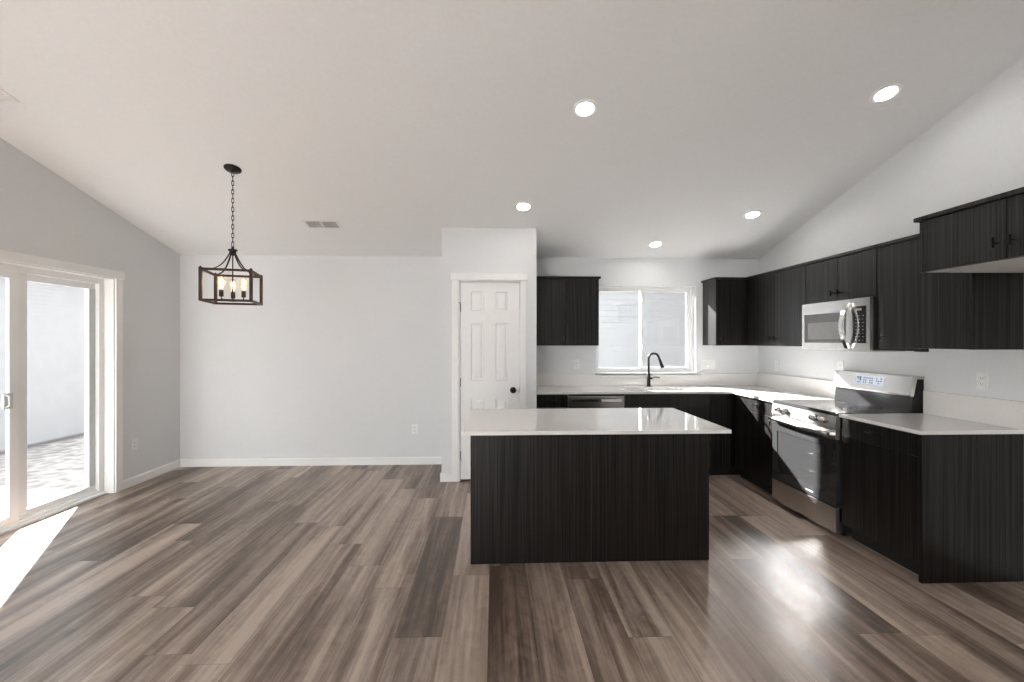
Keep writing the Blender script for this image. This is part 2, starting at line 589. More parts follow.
def doorpanel(name, x0, x1, y0, y1, z0, z1, st, rail):
    p = MB()
    p.box(x0, x1, y0, y0 + st, z0, z1, .003)
    p.box(x0, x1, y1 - st, y1, z0, z1, .003)
    p.box(x0, x1, y0 + st, y1 - st, z0, z0 + rail, .003)
    p.box(x0, x1, y0 + st, y1 - st, z1 - rail, z1, .003)
    o = p.build(name, M_vinyl, sd)
    MB().box((x0 + x1) / 2 - .004, (x0 + x1) / 2 + .004, y0 + st - .002, y1 - st + .002, z0 + rail - .002, z1 - rail + .002).build('glass', M_pane, o)
    return o
fixed = doorpanel('fixed_panel', XD - .012, XL - .122, 3.715, DY1 - .060, .046, DZ1 - .056, .068, .055)
slide = doorpanel('sliding_panel', XL - .120, XL - .090, DY0 + .060, 3.688, .046, DZ1 - .056, .070, .055)
MB().box(XL - .1225, XL - .1185, DY1 - .128, DY1 - .066, .10, DZ1 - .11).build('stile_strip', M_greyfit, sd, label='thin grey strip over the fixed stile')  # thin grey strip laid over the fixed panel's far stile
m = MB()
m.box(XL - .092, XL - .070, 3.560, 3.625, .93, 1.05, .004)
m.tube([(XL - .070, 3.575, .945), (XL - .045, 3.575, .955), (XL - .045, 3.575, 1.025), (XL - .070, 3.575, 1.035)], .008, 8)
m.build('pull_handle', M_greyfit, slide, label='grey pull handle')

# kitchen window: vinyl slider in a painted return, with sill
m = MB()
yw = YB + .075
fw = .022
m.box(WX0, WX0 + fw, yw, YB + WT + .015, WZ0, WZ1, .002)
m.box(WX1 - fw, WX1, yw, YB + WT + .015, WZ0, WZ1, .002)
m.box(WX0 + fw, WX1 - fw, yw, YB + WT + .015, WZ1 - fw, WZ1, .002)
m.box(WX0 + fw, WX1 - fw, yw, YB + WT + .015, WZ0, WZ0 + fw, .002)
win = struct(m.build('window_1', M_vinyl, loc=((WX0 + WX1) / 2, yw, WZ0)))
def sash(name, x0, x1, y0, y1, z0, z1, st, gm):
    p = MB()
    p.box(x0, x0 + st, y0, y1, z0, z1, .002)
    p.box(x1 - st, x1, y0, y1, z0, z1, .002)
    p.box(x0 + st, x1 - st, y0, y1, z0, z0 + st, .002)
    p.box(x0 + st, x1 - st, y0, y1, z1 - st, z1, .002)
    o = p.build(name, M_vinyl, win)
    MB().box(x0 + st - .002, x1 - st + .002, (y0 + y1) / 2 - .003, (y0 + y1) / 2 + .003, z0 + st - .002, z1 - st + .002).build('glass', gm, o)
    return o
sl1 = sash('sliding_sash', WX0 + fw + .001, 1.800, yw + .004, yw + .032, WZ0 + fw, WZ1 - fw, .028, M_pane)
sash('fixed_sash', 1.768, WX1 - fw - .001, yw + .036, yw + .064, WZ0 + fw, WZ1 - fw, .040, M_screen)
MB().box(1.772, 1.790, yw - .010, yw + .004, 1.50, 1.58, .003).build('window_latch', M_vinyl, sl1)
m = MB()
m.box(WX0 - .035, WX1 + .075, YB - .020, YB - .001, WZ0 - .030, WZ0 - .002, .004)
m.box(WX0 + .002, WX1 - .002, YB - .010, yw - .001, WZ0 - .012, WZ0 - .002)
m.build('window_sill', M_trim, win)

# ================================================================== OUTSIDE
def mound(m):
    return m
m = MB().box(-30, 30, -25, 40, -0.6, -0.16)
struct(m.build('ground', M_dirt, loc=(0, 0, 0)))
struct(MB().box(-6.1, XD - .03, 1.2, 4.85, -.159, -.09, .01).build('patio_slab', M_conc))

def siding(along, face, sgn, a0, a1, z0, z1, step, depth):
    """saw-tooth lap profile"""
    pts = [(face - sgn * .1, z0)]
    z = z0
    while z < z1 - 1e-6:
        pts.append((face + sgn * depth, z))
        pts.append((face, min(z + step, z1)))
        z += step
    pts.append((face - sgn * .1, z1))
    m = MB()
    m.prism(pts, along, a0, a1)
    return m
nh = thing('neighbouring_house', 'white lap-sided house wall beyond the gravel yard outside the sliding door', 'house', (-9, 5, -.16))
siding('y', -6.95, 1, -6, 13, -.10, 2.42, .062, .006).build('siding_wall', M_siding, nh)
MB().box(-13, -7.05, -6, 13, -.16, 2.42).build('house_body', M_siding, nh)
MB().prism([(-6.78, 2.42), (-6.78, 2.50), (-10, 3.4), (-13.2, 2.50), (-13.2, 2.42)], 'y', -6.3, 13.3).build('roof', M_roof, nh)
nb = thing('neighbouring_house', 'white lap-sided house wall seen close through the window above the sink', 'house', (4, 10, -.16))
siding('x', 8.25, -1, -1.0, 10, -.10, 2.5, .105, .014).build('siding_wall', M_siding2, nb)
MB().box(-1.0, 10, 8.35, 13, -.16, 2.5).build('house_body', M_siding, nb)
MB().prism([(8.0, 2.5), (8.0, 2.6), (10.8, 3.4), (13.4, 2.6), (13.4, 2.5)], 'x', -1.2, 10.2).build('roof', M_roof, nb)

# ================================================================== CABINETS
DT = .019
def tknob(fr, u, z, parent):
    k = MB(fr)
    a, b = Vector(fr(u, 0, z)), Vector(fr(u, -.030, z))
    k.tube([(u, -.0005, z), (u, -.030, z)], .0048, 10)
    k.box(u - .0055, u + .0055, -.040, -.028, z - .026, z + .026, .002)
    return k.build('knob', M_black, parent, label='black T-bar knob')

def barpull(fr, u, z, w, parent):
    k = MB(fr)
    k.tube([(u - w / 2, -.030, z), (u + w / 2, -.030, z)], .0055, 10)
    for s in (-1, 1):
        k.tube([(u + s * w * .36, -.0005, z), (u + s * w * .36, -.030, z)], .0045, 8)
    return k.build('drawer_pull', M_black, parent, label='black bar pull')

def cabdoor(fr, u0, u1, z0, z1, parent, name='door'):
    d = MB(fr)
    g = .0016
    d.box(u0 + g, u1 - g, 0, DT, z0 + g, z1 - g, .0012)
    return d.build(name, M_cab, parent)

def carcass(fr, w, dep, z0, z1, parent, under=None):
    c = MB(fr)
    c.box(.001, w - .001, DT + .001, dep, z0, z1)
    o = c.build('carcass', M_cab, parent)
    if under:
        MB(fr).box(.018, w - .018, DT + .003, dep - .004, z0 - .0015, z0 + .001).build('underside', under, o, label='pale unfinished underside')
    return o

def crown(fr, segs, z, parent):
    """projecting top moulding, segs = list of (u0,u1,v0,v1)"""
    c = MB(fr)
    for s in segs:
        c.box(*s, z, z + .024, .003)
    return c.build('crown_moulding', M_cab, parent)

UZ0, UZ1 = 1.394, 2.140
UD = .33
# --- upper cabinet left of the window
x0, x1 = PX1 + .003, 1.166
fr = faceY(x0, YB - UD)
t = thing('upper_cabinet', 'dark two-door wall cabinet between the pantry and the kitchen window', 'cabinet', ((x0 + x1) / 2, YB, UZ0))
w = x1 - x0
carcass(fr, w, UD - .002, UZ0, UZ1, t)
d = cabdoor(fr, 0, w / 2, UZ0, UZ1, t); tknob(fr, w / 2 - .035, UZ0 + .075, d)
d = cabdoor(fr, w / 2, w, UZ0, UZ1, t); tknob(fr, w / 2 + .035, UZ0 + .075, d)
crown(fr, [(0, w + .018, -.018, UD - .002)], UZ1, t)

# --- corner upper right of the window, facing the camera
XU = XR - UD       # 2.85 front of the right-hand run
x0 = 2.495
fr = faceY(x0, YB - UD)
t = thing('corner_upper_cabinet', 'dark corner wall cabinet just right of the kitchen window, sun on its side', 'cabinet', (2.83, YB, UZ0))
w = XR - .002 - x0
carcass(fr, w, UD - .002, UZ0, UZ1, t)
d = cabdoor(fr, 0, XU - x0 - .002, UZ0, UZ1, t); tknob(fr, .05, UZ0 + .075, d)
crown(fr, [(-.018, w, -.018, UD - .002)], UZ1, t)

# --- right-hand run (fronts look to -x)
def upper(label, y0, y1, z0, doors, knobs, cr=True, under=None):
    fr = faceX(XU, y0)
    w = y0 - y1
    t = thing('upper_cabinet', label, 'cabinet', (XR, (y0 + y1) / 2, z0))
    carcass(fr, w, UD - .002, z0, UZ1, t, under)
    for a, b, kn in doors:
        d = cabdoor(fr, y0 - a, y0 - b, z0, UZ1, t)
        for ky, kz in kn:
            tknob(fr, y0 - ky, kz, d)
    crown(fr, [(0.0005, w - .0005, -.018, UD - .002)], UZ1, t)
    return t
yf = YB - UD - .021
t = upper('dark two-door wall cabinet between the corner and the microwave', yf, 4.064, UZ0,
      [(4.985, 4.528, [(4.565, UZ0 + .075)]), (4.528, 4.066, [(4.491, UZ0 + .075)])], None)
MB(faceX(XU, yf)).box(0.001, yf - 4.987, .004, DT, UZ0, UZ1).build('filler_strip', M_cab, t)
upper('short dark two-door wall cabinet right above the microwave', 4.062, 3.287, 1.780,
      [(4.060, 3.678, [(3.715, 1.845)]), (3.678, 3.289, [(3.641, 1.845)])], None)
t = upper('tall dark single-door wall cabinet right of the microwave', 3.285, 2.632, UZ0,
      [(3.284, 2.658, [(3.225, UZ0 + .085)])], None)
fr = faceX(XU, 3.285)
MB(fr).box(3.285 - 2.657, 3.285 - 2.634, .000, DT, UZ0, UZ1).build('face_strip', M_cab, t)
m = MB().box(XU + .002, XU + .030, 2.990, 3.270, UZ0 - .018, UZ0 - .001)
m.box(XU + .002, XU + .050, 2.930, 2.988, UZ0 - .022, UZ0 - .001)
m.build('bottom_strip', M_black, t, label='thin black strip under the cabinet')
MB().box(XU + .0, XR - .002, 2.613, 2.631, UZ0 - .001, UZ1).build('end_panel', M_cab, t)

# --- deep cabinet above the fridge space
FX = 2.527
FZ1 = UZ1 + .013
FZ0 = 1.852
y0, y1, z0 = 2.611, 1.70, FZ0
fr = faceX(FX, y0)
w = y0 - y1
t = thing('fridge_cabinet', 'deep dark wall cabinet over the empty fridge space with pale underside', 'cabinet', (XR, (y0 + y1) / 2, z0))
carcass(fr, w, XR - FX - .002, z0, FZ1, t, M_cabin)
c = MB(fr)
c.box(0, .020, -.001, DT, z0 - .001, FZ1)
c.build('side_stile', M_cab, t)
ys = 2.150
d = cabdoor(fr, .021, y0 - ys, z0, FZ1, t); tknob(fr, y0 - ys - .038, z0 + .085, d)
d = cabdoor(fr, y0 - ys, w, z0, FZ1, t); tknob(fr, y0 - ys + .038, z0 + .085, d)
crown(fr, [(-.0195, w, -.022, XR - FX - .002)], FZ1, t)

# --- base cabinets on the back wall
BF = 4.745
KICK = .105
def basecab(name, label, fr, w, dep, layout, loc, cat='cabinet'):
    t = thing(name, label, cat, loc)
    c = MB(fr)
    c.box(.001, w - .001, DT + .001, dep, KICK, CB - .002)
    c.build('carcass', M_cab, t)
    MB(fr).box(.001, w - .001, .070, .085, .001, KICK - .001).build('toe_kick', M_kick, t)
    for kind, u0, u1, z0, z1, hk in layout:
        if kind == 'door':
            d = cabdoor(fr, u0, u1, z0, z1, t)
            for hu, hz in hk:
                tknob(fr, hu, hz, d)
        elif kind == 'drawer':
            d = cabdoor(fr, u0, u1, z0, z1, t, 'drawer')
            if hk:
                barpull(fr, (u0 + u1) / 2, (z0 + z1) / 2 + .012, hk, d)
        else:
            MB(fr).box(u0, u1, .002, DT, z0, z1).build('filler_strip', M_cab, t)
    return t
DZ = .748     # split between drawer and door
TOP = CB - .006
x0 = PX1 + .003
fr = faceY(x0, BF)
w = .768 - x0
basecab('base_cabinet', 'narrow dark base cabinet between the pantry wall and the dishwasher', fr, w, YB - BF - .002,
        [('drawer', 0, w, DZ, TOP, .12), ('door', 0, w, KICK, DZ, [(w - .04, .70)])], (x0 + w / 2, YB, 0))
x0 = 1.372
fr = faceY(x0, BF)
w = 2.286 - x0
basecab('sink_base_cabinet', 'dark base cabinet under the sink, right of the dishwasher', fr, w, .085,
        [('drawer', 0, w, DZ, TOP, 0), ('door', 0, w / 2, KICK, DZ, [(w / 2 - .04, .70)]), ('door', w / 2, w, KICK, DZ, [(w / 2 + .04, .70)])],
        (x0 + w / 2, YB, 0))
x0 = 2.288
fr = faceY(x0, BF)
w = XR - .002 - x0
basecab('corner_base_cabinet', 'dark base cabinet in the inner corner of the worktop, mostly in shadow', fr, w, YB - BF - .002,
        [('door', 0, .225, KICK, TOP, [(.045, .815)])], (x0 + w / 2, YB, 0))
# --- base cabinets on the right wall
BX = 2.545
fr = faceX(BX, 4.742)
w = 4.742 - 4.022
basecab('base_cabinet', 'dark base cabinet left of the range, caught by the window sun', fr, w, XR - BX - .002,
        [('filler', 0.024, .16, KICK, TOP, None), ('drawer', .161, w, DZ, TOP, .14), ('door', .161, w, KICK, DZ, [(w - .045, .695)])], (XR, 4.4, 0))
fr = faceX(BX, 3.236)
w = 3.236 - 2.634
t = basecab('base_cabinet', 'dark base cabinet right of the range, at the end of the run', fr, w, XR - BX - .002,
        [('drawer', 0, w, DZ, TOP, .13), ('door', 0, w, KICK, DZ, [(.045, .700)])], (XR, 2.92, 0))
MB().box(BX - .004, XR - .002, 2.612, 2.633, .001, CB - .001, .001).build('end_panel', M_cab, t)

# ================================================================== WORKTOPS
XC = BX - .025
YC = BF - .025
SX0, SX1, SY0, SY1 = 1.44, 2.15, 4.85, 5.22     # sink cut-out
ct = thing('countertop', 'white quartz L-shaped worktop along the back wall and corner, up to the range', 'countertop', (2, YB, CB))
m = MB()
m.box(PX1 + .002, SX0, YC, YB - .001, CB, CT)
m.box(SX1, XC, YC, YB - .001, CB, CT)
m.box(SX0, SX1, YC, SY0, CB, CT)
m.box(SX0, SX1, SY1, YB - .001, CB, CT)
m.box(XC, XR - .001, 4.020, YB - .001, CB, CT)
bmesh.ops.remove_doubles(m.bm, verts=m.bm.verts, dist=1e-5)
m.build('slab', M_quartz, ct)
SPZ = 1.055
MB().box(PX1 + .002, XR - .022, YB - .020, YB - .001, CT, SPZ, .0015).build('backsplash', M_quartz, ct)
MB().box(XR - .021, XR - .001, 4.020, YB - .001, CT, 1.070, .0015).build('backsplash', M_quartz, ct)
c2 = thing('countertop', 'short white quartz worktop right of the range with its open end', 'countertop', (XR, 2.9, CB))
MB().box(XC, XR - .001, 2.598, 3.238, CB, CT, .002).build('slab', M_quartz, c2)
MB().box(XR - .021, XR - .001, 2.598, 3.238, CT, 1.080, .0015).build('backsplash', M_quartz, c2)

# ================================================================== ISLAND
IX0, IX1, IY0, IY1 = -0.155, 1.415, 2.950, 3.600
isl = thing('island_cabinet', 'black-brown wood-grain island base standing alone on the plank floor', 'island', ((IX0 + IX1) / 2, (IY0 + IY1) / 2, 0))
m = MB().box(IX0 + .019, IX1 - .019, IY0 + .019, IY1 - .022, KICK, IB - .001)
m.build('carcass', M_cab, isl)
xm = 0.632
MB().box(IX0, xm - .0008, IY0, IY0 + .018, .001, IB - .001, .001).build('front_panel', M_cab, isl)
MB().box(xm + .0008, IX1, IY0, IY0 + .018, .001, IB - .001, .001).build('front_panel', M_cab, isl)
for a in (IX0, IX1 - .018):
    MB().box(a, a + .018, IY0 + .019, IY1 - .002, .001, IB - .001).build('end_panel', M_cab, isl)
fr = faceB(IX1 - .018, IY1)
wi = IX1 - IX0 - .036
for k in range(3):
    u0, u1 = k * wi / 3, (k + 1) * wi / 3
    d = cabdoor(fr, u0, u1, DZ, IB - .006, isl, 'drawer'); barpull(fr, (u0 + u1) / 2, .81, .13, d)
    d = cabdoor(fr, u0, u1, KICK, DZ, isl); tknob(fr, u1 - .04, .70, d)
MB(fr).box(0, wi, .07, .085, .001, KICK - .001).build('toe_kick', M_kick, isl)
o = MB().box(-0.187, 1.447, 2.725, 3.640, IB, IT, .002).build('island_countertop', M_quartz)
tag(o, 'white polished quartz top overhanging the free-standing island', 'countertop')

# ================================================================== SINK AND FAUCET
sk = thing('kitchen_sink', 'undermount sink set in the worktop below the kitchen window', 'sink', (1.795, 5.03, .69))
m = MB()
a = .012
m.box(SX0 - a, SX1 + a, SY0 - a, SY1 + a, .69, .70)
m.box(SX0 - a, SX0, SY0 - a, SY1 + a, .70, CB - .0015)
m.box(SX1, SX1 + a, SY0 - a, SY1 + a, .70, CB - .0015)
m.box(SX0, SX1, SY0 - a, SY0, .70, CB - .0015)
m.box(SX0, SX1, SY1, SY1 + a, .70, CB - .0015)
m.build('basin', M_sink, sk)
MB().lathe([(.001, 0), (.045, 0), (.045, .003), (.030, .004), (.001, .001)], (1.795, 5.05, .701), (0, 0, 1)).build('drain', M_chrome, sk)
fx, fy = 1.808, 5.275
fc = thing('kitchen_faucet', 'black pull-down gooseneck faucet standing behind the sink', 'faucet', (fx, fy, CT))
m = MB()
m.lathe([(.001, .0005), (.027, .0005), (.027, .006), (.021, .012), (.019, .15), (.014, .16), (.001, .161)], (fx, fy, CT), (0, 0, 1))
m.build('body', M_black, fc)
pts = [(fx, fy, CT + .15)]
R = .058
top = CT + .340
pts.append((fx, fy, top - .08))
dirv = Vector((.97, -.25, 0)).normalized()
for k in range(13):
    a = math.pi * k / 12 * .93
    d = R - R * math.cos(a)
    pts.append((fx + dirv.x * d, fy + dirv.y * d, top - .01 + R * math.sin(a)))
MB().tube(pts, .0135, 12).build('spout', M_black, fc)
e = Vector(pts[-1])
td = (e - Vector(pts[-2])).normalized()
MB().tube([e, e + td * .02, e + td * .05, e + td * .125, e + td * .13], [.013, .0155, .0165, .021, .017], 14, local=False).build('spray_head', M_black, fc)
m = MB()
m.tube([(fx + .012, fy, CT + .095), (fx + .045, fy - .004, CT + .098)], [.013, .012], 10)
m.tube([(fx + .040, fy - .004, CT + .100), (fx + .075, fy - .012, CT + .112), (fx + .125, fy - .02, CT + .105)], [.008, .0065, .006], 8)
m.build('lever', M_black, fc)

# ================================================================== DISHWASHER
x0, x1 = .772, 1.368
dw = thing('dishwasher', 'stainless steel dishwasher between two dark base cabinets behind the island', 'dishwasher', ((x0 + x1) / 2, YB, 0))
MB().box(x0 + .004, x1 - .004, BF + .022, YB - .03, .10, CB - .004).build('tub', M_sidesteel, dw)
MB().box(x0 + .002, x1 - .002, BF - .006, BF + .020, .115, .866, .004).build('door', M_steel, dw)
MB().box(x0 + .006, x1 - .006, BF + .004, BF + .020, .867, CB - .005).build('control_strip', M_blackglass, dw)
m = MB()
pts = [(x0 + .04 + (x1 - x0 - .08) * k / 12, BF - .030 - .014 * math.sin(math.pi * k / 12), .825) for k in range(13)]
m.bar(pts, .016, .026)
for x in (x0 + .05, x1 - .05):
    m.box(x - .012, x + .012, BF - .032, BF - .0055, .815, .836, .002)
m.build('handle', M_chrome, dw)
MB().box(x0 + .004, x1 - .004, BF + .06, BF + .075, .002, .112).build('toe_kick', M_kick, dw)

# ================================================================== RANGE
RY0, RY1 = 4.014, 3.244        # left, right (seen from the front)
RXF = 2.505
rg = thing('kitchen_range', 'stainless freestanding electric range with black glass oven door', 'range', (XR - .3, (RY0 + RY1) / 2, 0))
fr = faceX(RXF, RY0)
RW = RY0 - RY1
# hollow body so the oven can be seen into
m = MB(fr)
m.box(.002, .030, .050, .640, .03, .893)
m.box(RW - .030, RW - .002, .050, .640, .03, .893)
m.box(.030, RW - .030, .600, .640, .03, .893)
m.box(.030, RW - .030, .050, .600, .03, .215)
m.box(.030, RW - .030, .050, .600, .765, .893)
m.build('body', M_sidesteel, rg)
m = MB(fr)
m.box(.030, .034, .052, .598, .217, .763)
m.box(RW - .034, RW - .030, .052, .598, .217, .763)
m.box(.034, RW - .034, .594, .598, .217, .763)
m.box(.034, RW - .034, .052, .594, .217, .221)
m.box(.034, RW - .034, .052, .594, .759, .763)
m.build('oven_cavity', M_cavity, rg)
for z in (.38, .52):
    m = MB(fr)
    for v in (.085, .56):
        m.tube([(.036, v, z), (RW - .036, v, z)], .005, 8)
    for k in range(15):
        u = .06 + (RW - .12) * k / 14
        m.tube([(u, .085, z), (u, .56, z)], .003, 6)
    m.build('oven_rack', M_chrome, rg)
# cooktop
m = MB(fr)
m.box(.004, RW - .004, .006, .575, .900, .916, .003)
ck = m.build('cooktop', M_blackglass, rg)
m = MB(fr)
m.box(.0, RW, -.002, .020, .893, .906, .002)
m.box(.0, .004, .020, .575, .893, .914)
m.box(RW - .004, RW, .020, .575, .893, .914)
m.build('cooktop_trim', M_blackglass, ck)
for u, v, r in ((.20, .17, .105), (.56, .17, .085), (.20, .42, .075), (.56, .42, .105)):
    q = MB()
    c = Vector(fr(u, v, .9165))
    n = 40
    for rr in (r, r * .62):
        A = [q.bm.verts.new(c + Vector((math.cos(2 * math.pi * k / n) * rr, math.sin(2 * math.pi * k / n) * rr, 0))) for k in range(n)]
        B = [q.bm.verts.new(c + Vector((math.cos(2 * math.pi * k / n) * (rr - .003), math.sin(2 * math.pi * k / n) * (rr - .003), 0))) for k in range(n)]
        for k in range(n):
            q.bm.faces.new([A[k], A[(k + 1) % n], B[(k + 1) % n], B[k]])
    q.build('burner_ring', M_sidesteel, ck)
# front control panel with four knobs
m = MB(fr)
m.prism([(-.010, .800), (.050, .800), (.050, .892), (.004, .892)], 'x', 0.002, RW - .002)
cp = m.build('control_panel', M_steelh, rg)
for u in (.115, .195, .545, .635):
    k = MB(fr)
    ax = Vector((-1, 0, .15))
    k.lathe([(.001, -.001), (.027, -.001), (.027, .006), (.022, .010), (.021, .030), (.017, .034), (.001, .035)], (u, -.006, .846), ax, 20)
    kk = k.build('burner_knob', M_chrome, cp, label='round polished burner knob')
# oven door
m = MB(fr)
ZD0, ZD1 = .224, .795
wu0, wu1, wz0, wz1 = .070, RW - .110, .300, .650
m.box(.003, RW - .003, 0, .045, ZD0, wz0)
m.box(.003, RW - .003, 0, .045, wz1, .715)
m.box(.003, wu0, 0, .045, wz0, wz1)
m.box(wu1, RW - .003, 0, .045, wz0, wz1)
od = m.build('oven_door', M_blackglass, rg)
MB(fr).box(wu0, wu1, .004, .010, wz0, wz1).build('oven_window', M_ovenpane, od)
MB(fr).box(.003, RW - .003, -.003, .045, .716, ZD1, .002).build('door_top_rail', M_steelh, od)
m = MB(fr)
pts = [(.03 + (RW - .06) * k / 14, -.040 - .012 * math.sin(math.pi * k / 14), .757) for k in range(15)]
m.tube(pts, .0145, 12)
for u in (.05, RW - .05):
    m.box(u - .016, u + .016, -.044, -.002, .745, .769, .003)
m.build('handle', M_chrome, od)
m = MB(fr)
m.box(RW / 2 + .06, RW / 2 + .14, -.0008, .001, .252, .259)
m.build('badge', M_mark, od)
# storage drawer
MB(fr).box(.003, RW - .003, -.004, .045, .030, .217, .004).build('storage_drawer', M_steelh, rg)
for u in (.05, RW - .05):
    for v in (.09, .58):
        MB(fr).tube([(u, v, .0005), (u, v, .031)], .018, 12).build('levelling_foot', M_kick, rg)
# backguard
XG = 3.085
vg = XG - RXF
m = MB(fr)
m.prism([(vg - .005, .905), (.672, .905), (.672, 1.160), (vg + .035, 1.160), (vg + .010, 1.050), (vg + .010, 1.005)], 'x', .006, RW - .006)
bg = m.build('backguard', M_black, rg)
m = MB(fr)      # stainless fascia on the upper part
m.prism([(vg - .014, 1.035), (vg - .016, 1.045), (vg + .006, 1.178), (vg + .020, 1.183), (.672, 1.183), (.672, 1.161), (vg + .036, 1.161), (vg + .010, 1.035)], 'x', .000, RW)
fa = m.build('fascia', M_steelh, bg)
m = MB(fr)
m.prism([(vg - .0035, .917), (vg - .008, .917), (vg + .004, 1.030), (vg + .009, 1.030)], 'x', .008, RW - .008)
m.build('lower_glass', M_blackglass, bg)
def fascia_pt(u, s, out=.0012):
    # s in 0..1 up the sloping fascia
    return (u, vg - .016 + .022 * s - out, 1.045 + .133 * s)
def fquad(m, u0, u1, s0, s1, out):
    vs = [m.bm.verts.new(Vector(fr(*fascia_pt(u, s, o)))) for o in (out, -.002) for u, s in ((u0, s0), (u1, s0), (u1, s1), (u0, s1))]
    idx = [(0, 1, 2, 3), (7, 6, 5, 4), (0, 4, 5, 1), (1, 5, 6, 2), (2, 6, 7, 3), (3, 7, 4, 0)]
    fs = [m.bm.faces.new([vs[i] for i in f]) for f in idx]
    bmesh.ops.recalc_face_normals(m.bm, faces=fs)
m = MB(fr)
fquad(m, .255, .525, .34, .84, .0012)
m.mark(0)
for i, (a, b, c, d2) in enumerate([(.262, .275, .62, .78), (.280, .283, .50, .78), (.290, .303, .52, .78), (.262, .30, .40, .44)]):
    fquad(m, a, b, c, d2, .0020)
for i in range(9):
    for j in range(3):
        if random.random() < .8:
            u = .325 + i * .021
            s = .40 + j * .14
            fquad(m, u, u + .013, s, s + .07, .0020)
m.mark(1)
m.build('display', [M_display, M_digit], fa, label='pale lit clock display')

# ================================================================== MICROWAVE
MY0, MY1 = 4.040, 3.291
MX = 2.800
mw = thing('microwave', 'stainless over-the-range microwave hung under the short wall cabinet', 'microwave', (XR, (MY0 + MY1) / 2, 1.37))
fr = faceX(MX, MY0)
MW = MY0 - MY1
MZ0, MZ1 = 1.368, 1.774
MB(fr).box(.002, MW - .002, .026, XR - MX - .002, MZ0 + .006, MZ1 - .002, .002).build('body', M_sidesteel, mw)
m = MB(fr)
m.box(.03, MW - .03, .03, .30, MZ0 - .004, MZ0 + .008, .002)
m.build('underside_plate', M_steel, mw)
du = .570      # door / control split
m = MB(fr)     # stainless door with an opening for the dark glass
gz0, gz1, gu0, gu1 = MZ0 + .062, MZ0 + .310, .030, .520
m.box(0, du, 0, .025, MZ0, gz0)
m.box(0, du, 0, .025, gz1, MZ1)
m.box(0, gu0, 0, .025, gz0, gz1)
m.box(gu1, du, 0, .025, gz0, gz1)
dr = m.build('door', M_steel, mw)
g = MB(fr).box(gu0, gu1, .002, .020, gz0, gz1).build('door_glass', M_mwglass, dr)
MB(fr).box(gu0 + .045, gu1 - .035, .0005, .003, gz0 + .030, gz1 - .075).build('viewing_window', M_mwscreen, g)
m = MB(fr)
pts, rs = [], []
for k in range(17):
    a = k / 16
    pts.append((.545, -.012 - .050 * math.sin(math.pi * a), MZ0 + .020 + .355 * a))
m.bar(pts, .038, .014, up=Vector((-1, 0, 0.001)))
m.build('handle', M_chrome, dr)
m = MB(fr)
m.box(du + .002, MW, 0, .025, MZ0, MZ0 + .060)
m.box(du + .002, MW, 0, .025, MZ0 + .345, MZ1)
m.box(du + .002, du + .012, 0, .025, MZ0 + .060, MZ0 + .345)
m.box(MW - .034, MW, 0, .025, MZ0 + .060, MZ0 + .345)
pn = m.build('control_fascia', M_steel, mw)
m = MB(fr).box(du + .012, MW - .034, .001, .022, MZ0 + .060, MZ0 + .345)
m.mark(0)
for j in range(8):
    for i in range(3):
        u = du + .040 + i * .034
        z = MZ0 + .080 + j * .027
        m.box(u, u + .008 + .005 * ((i + j) % 2), -.0002, .0012, z, z + .005)
m.box(du + .050, du + .100, -.0002, .0012, MZ0 + .312, MZ0 + .328)
m.mark(1)
m.build('keypad', [M_blackglass, M_mark], pn)

# ================================================================== PENDANT LANTERN
PC = Vector((-2.13, 3.79, 0))
rot = math.radians(16.0)
cosr, sinr = math.cos(rot), math.sin(rot)
def pf(u, v, z):
    return (PC.x + u * cosr - v * sinr * AV, PC.y + u * sinr + v * cosr * AV, z)
LZ0, LZ1, HS, AV = 1.757, 2.000, .171, 1.10
pl = thing('pendant_lantern', 'open square black lantern pendant with three lit bulbs hanging on a chain', 'pendant light', (PC.x, PC.y, LZ0))
zc_ = cz(PC.y)
nrm = Vector((0, -PITCH, -1)).normalized()
m = MB()
m.lathe([(.001, -.001), (.064, -.001), (.064, .008), (.052, .018), (.020, .024), (.009, .034), (.001, .036)], (PC.x, PC.y, zc_ + .0015), nrm, 32)
m.build('canopy', M_black, pl)
# chain of oval links
m = MB()
ztop, zbot = zc_ - .030, 2.215
nl = 17
pitch = (ztop - zbot) / nl
for k in range(nl):
    zc0 = ztop - pitch * (k + .5)
    a = rot + (math.pi / 2 if k % 2 else 0) + .3
    hl, hw = pitch * .66, .0085
    pts = []
    for j in range(14):
        t_ = 2 * math.pi * j / 14
        w_ = hw * math.cos(t_)
        pts.append((PC.x + w_ * math.cos(a), PC.y + w_ * math.sin(a), zc0 + hl * math.sin(t_)))
    m.tube(pts, .0028, 6, closed=True)
m.build('chain', M_black, pl)
m = MB()
m.lathe([(.001, 0), (.010, .0), (.012, -.018), (.034, -.022), (.036, -.030), (.026, -.038), (.024, -.062), (.016, -.072), (.001, -.073)], (PC.x, PC.y, 2.212), (0, 0, 1), 20)
m.tube([(PC.x, PC.y, 2.15), (PC.x, PC.y, LZ0 + .02)], .005, 8)
m.build('hub', M_black, pl)
for sx_, sy_ in ((-1, -1), (1, -1), (1, 1), (-1, 1)):
    m = MB(pf)
    pts = []
    for k in range(11):
        a = k / 10
        r_ = .016 + (HS - .016) * a
        z = 2.160 - (2.160 - LZ1 - .004) * (1 - (1 - a) ** 3.0)
        pts.append((sx_ * r_, sy_ * r_, z))
    m.bar(pts, .011, .006)
    m.build('curved_arm', M_bronze, pl)
